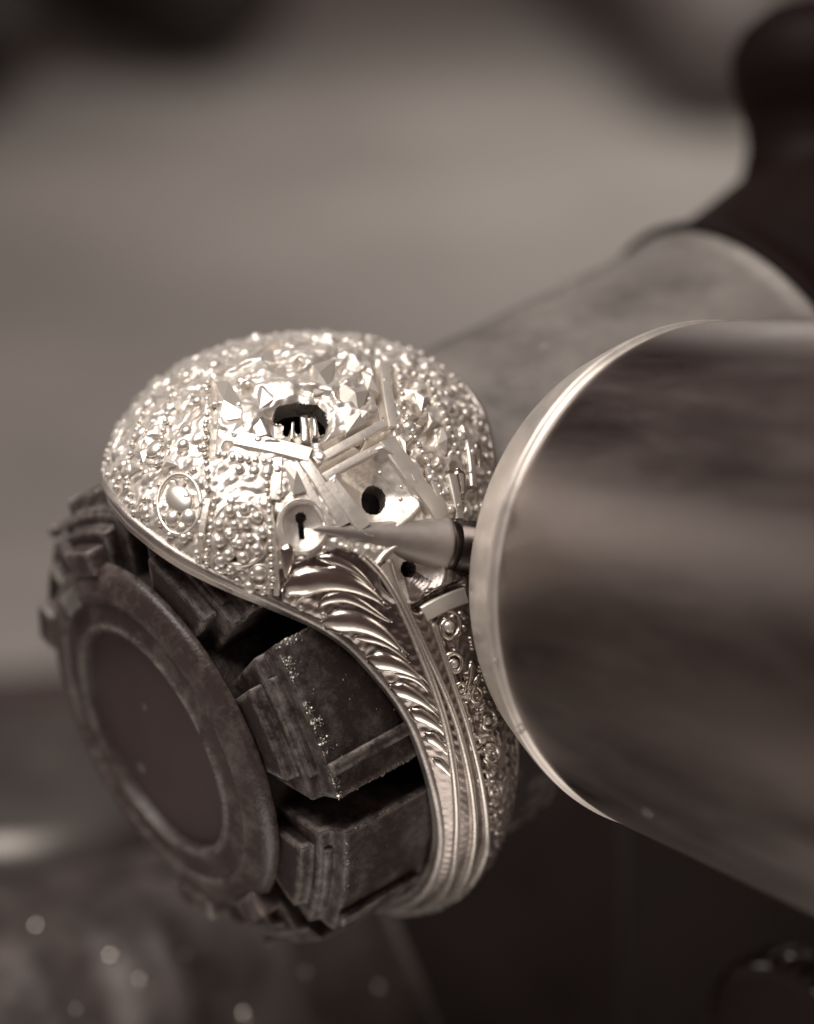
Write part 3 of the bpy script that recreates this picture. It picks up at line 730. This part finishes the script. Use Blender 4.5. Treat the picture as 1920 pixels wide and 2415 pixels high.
# ------------------------------------------------------------------ things below and behind, out of focus
MOTTLED = material('pitted_grey_iron', (.09, .073, .069), .5, .2, mottle=(2.4, .7), bump=(6, .6))
DARKM = material('dark_painted_iron', (.045, .031, .030), .5, 0, mottle=(1.2, .35))
CAMP = cam.matrix_world.translation.copy()
def ray(px, py): return (to_world(at(px, py, 0)) - CAMP).normalized()
def on_level(px, py, z=0.0):
    d_ = ray(px, py); return CAMP + d_ * ((z - CAMP.z) / d_.z)
pj = to_world(at(930, 2170, -1700)); hz = pj.z / K
Vw, nx_ = [], 60
for i in range(nx_):
    x = -i / (nx_ - 1) * 3.6 / K
    for (y, z) in ((3.2, 0), (.9, 1), (.5, 1.0), (.2, .98), (0, .94), (-.35, .84), (-.8, .7), (-1.3, .52), (-1.7, .3), (-1.8, 0)):
        n_ = mnoise.noise(Vector((x * K * 2.2, y * 2.2, z * 6))) * .09 / K + mnoise.noise(Vector((x * K * 7, y * 7, z * 20))) * .05 / K if 0 < z < 1 else 0
        Vw.append((x, y / K, z * hz + n_))
Fw = [(i * 10 + j, i * 10 + j + 1, (i + 1) * 10 + j + 1, (i + 1) * 10 + j) for i in range(nx_ - 1) for j in range(9)]
Fw += [tuple(range(10)), tuple(reversed(range((nx_ - 1) * 10, nx_ * 10)))]
Rj = Matrix.Translation((pj.x, pj.y, .2)) @ Matrix.Rotation(math.radians(27), 4, 'Z')
tag(mesh_obj('jaw_block', Vw, Fw, MOTTLED, None, Rj), 'pitted grey iron block with a sloping face under the ring holder', 'iron block')
# dark block with one upright corner towards the viewer
pc = to_world(at(1486, 1800, -2000)); yaw = math.radians(38); ln, dp = 2.0, 3.0
vb, fb = rounded_box(ln / 2 / K, dp / 2 / K, pc.z / 2 / K)
Rz = Matrix.Rotation(-yaw, 4, 'Z'); cc = Vector((pc.x, pc.y, pc.z / 2 + .02)) + Rz.to_3x3() @ Vector((-ln / 2, dp / 2, 0))
tag(bevel(mesh_obj('dark_block', vb, fb, DARKM, None, Matrix.Translation(cc) @ Rz, smooth=False), 26, 4), 'dark iron block standing upright below the handpiece', 'iron block')
# dark slab added to stand for the shade over the near bench
yb = on_level(200, 1560).y
vb, fb = rounded_box(60 / K, 3.6 / K, .06 / K)
tag(bevel(mesh_obj('shade_slab', vb, fb, material('shade_slab_dark', (.085, .06, .056), .6, mottle=(.6, .4), bump=(6, .5)), None, Matrix.Translation((0, yb - 3.6, .14)) @ Matrix.Rotation(math.radians(13), 4, 'Z'), smooth=False), 25, 3), kind='structure')

def bar(name, p, q, radius, mat, label, cat, group=None):
    """round-ended tapered bar lying between two world points"""
    p, q = Vector(p), Vector(q); Ln = (q - p).length / K; r = radius / K
    V, F = lathe(fine([(0, .5), (r * .25, r * .6), (r * .8, r * .95), (Ln * .4, r), (Ln * .7, r * .86), (Ln - r * .6, r * .9), (Ln - r * .15, r * .5), (Ln, .5)], 200), 40)
    m = (q - p).to_track_quat('X', 'Z').to_matrix().to_4x4(); m.translation = p
    return tag(mesh_obj(name, V, F, mat, None, m), label, cat, group)
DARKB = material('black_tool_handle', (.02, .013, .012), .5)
def lying(px0, py0, px1, py1, radius, *a, **k):
    z = Vector((0, 0, radius + .04)); bar('far_rod', on_level(px0, py0) + z, on_level(px1, py1) + z, radius, *a, **k)
lying(140, 30, 560, 210, 1.7, DARKB, 'blurred thick black tool handle lying slantwise on the far bench', 'tool handle')
lying(-420, 220, 60, 310, 1.4, DARKB, 'blurred thin black tool handle lying flat on the far bench', 'tool handle')
lying(1290, -120, 1760, 330, 1.3, material('shade_grey_rod', (.14, .12, .115), .6), 'blurred grey rod standing in for a shadow-like band on the far bench', 'tool handle')  # grey rod added where a shadowy band crosses the far bench

def upright(name, px, py_top, depth, profile, mat, label, cat):
    """turned thing standing on the bench; profile: (height above base 0..1, radius cm)"""
    top = to_world(at(px, py_top, depth)); h_ = top.z / K
    V, F = lathe(fine([(t * h_, rr / K) for t, rr in profile], 60), 72)
    m = Matrix.Translation((top.x, top.y, 0)) @ Matrix.Rotation(-math.pi / 2, 4, 'Y')
    return tag(mesh_obj(name, V, F, mat, None, m), label, cat)
upright('clamp_knob', 40, 1790, -3000, [(.0, .9), (.3, .92), (.5, .75), (.55, .78), (.62, .98), (.9, 1.0), (.97, .9), (1.0, .6), (1.0, .01)],
        material('worn_grey_knob', (.16, .145, .135), .35, .6, mottle=(2, .3)), 'worn grey round clamp knob standing behind the holder end cap', 'knob')
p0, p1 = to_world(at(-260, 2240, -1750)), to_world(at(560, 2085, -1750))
bar('shadow_bar', p0, p1, .17, DARKB, 'short black bar standing in for the holder shadow over the iron block', 'bar')  # dark bar added where the holder's shadow falls
# ring-shaped thumb wheel, low at the right
wh = empty('thumb_wheel', frame_matrix(at(1880, 2500, -900), (.80, .2, -.565), (-.24, .97, 0), np.cross((.80, .2, -.565), (-.24, .97, 0))),
           'glossy black thumb wheel with a knurled edge, below the handpiece', 'thumb wheel')
mesh_obj('disc', *lathe(fine([(-60, 20), (-60, 260), (-50, 285), (0, 300), (50, 285), (60, 260), (60, 20)], 20), 90), GLOSS, wh)
for k in range(36):
    vb, fb = rounded_box(52, 9, 8); a1 = 6.283 * k / 36
    o = mesh_obj('knurl', vb, fb, GLOSS, wh, Matrix.Rotation(a1, 4, 'X') @ Matrix.Translation((0, 298 * K, 0)), smooth=False)

# droplets of cutting fluid
WATER, nt, b = nodes('clear_fluid'); b.inputs['Base Color'].default_value = (1, .97, .93, 1); b.inputs['Roughness'].default_value = .03
b.inputs['IOR'].default_value = 1.4; b.inputs['Transmission Weight'].default_value = .85
dm = None
bpy.context.view_layer.update(); dg = bpy.context.evaluated_depsgraph_get()
DROPS = [(335, 1812, 13, 'on the recessed disc of the end cap, the larger of two'), (341, 1667, 8, 'on the recessed disc of the end cap, the smaller of two'),
         (1345, 680, 17, 'near the upper edge of the grey shaft'), (1284, 818, 12, 'on the grey shaft beside the handpiece rim'),
         (1528, 1917, 16, 'on the underside of the steel handpiece body'), (1224, 1722, 13, 'in the groove behind the handpiece rim'), (1172, 1560, 9, 'on the handpiece rim')]
for px, py, r, where in DROPS:
    ok, loc, nn, fi, ob, mx = scn.ray_cast(dg, CAMP, ray(px, py))
    if not ok: continue
    dist = (loc - CAMP).length / DIST
    mt = nn.to_track_quat('Z', 'Y').to_matrix().to_4x4(); mt.translation = loc - nn * r * K * .25
    if dm is None:
        o = mesh_obj('droplet', sv_, sf_, WATER); dm = o.data
    else: o = link('droplet', dm)
    o.matrix_world = mt @ Matrix.Diagonal((r * dist, r * dist, r * dist * .7, 1))
    tag(o, 'tiny clear droplet ' + where, 'droplet', 'droplets of cutting fluid')

BALL = material('shiny_filings', (.7, .65, .6), .25, 1)
bm_ = None
for px, py, r in ((262, 2255, 19), (330, 2312, 14), (86, 2182, 16), (722, 2292, 9), (580, 2392, 20), (895, 2326, 11), (440, 2250, 6), (180, 2380, 8)):
    ok, loc, nn, fi, ob, mx = scn.ray_cast(dg, CAMP, ray(px, py))
    if not ok or ob.name != 'jaw_block': continue
    dist = (loc - CAMP).length / DIST
    o = mesh_obj('metal_bead', sv_, sf_, BALL) if bm_ is None else link('metal_bead', bm_)
    bm_ = o.data; o.matrix_world = Matrix.Translation(loc + nn * r * K * .6) @ Matrix.Diagonal((r * dist, r * dist, r * dist, 1))
    tag(o, 'tiny shiny metal bead lying loose on the pitted iron block', 'bead', 'metal beads on the iron block')
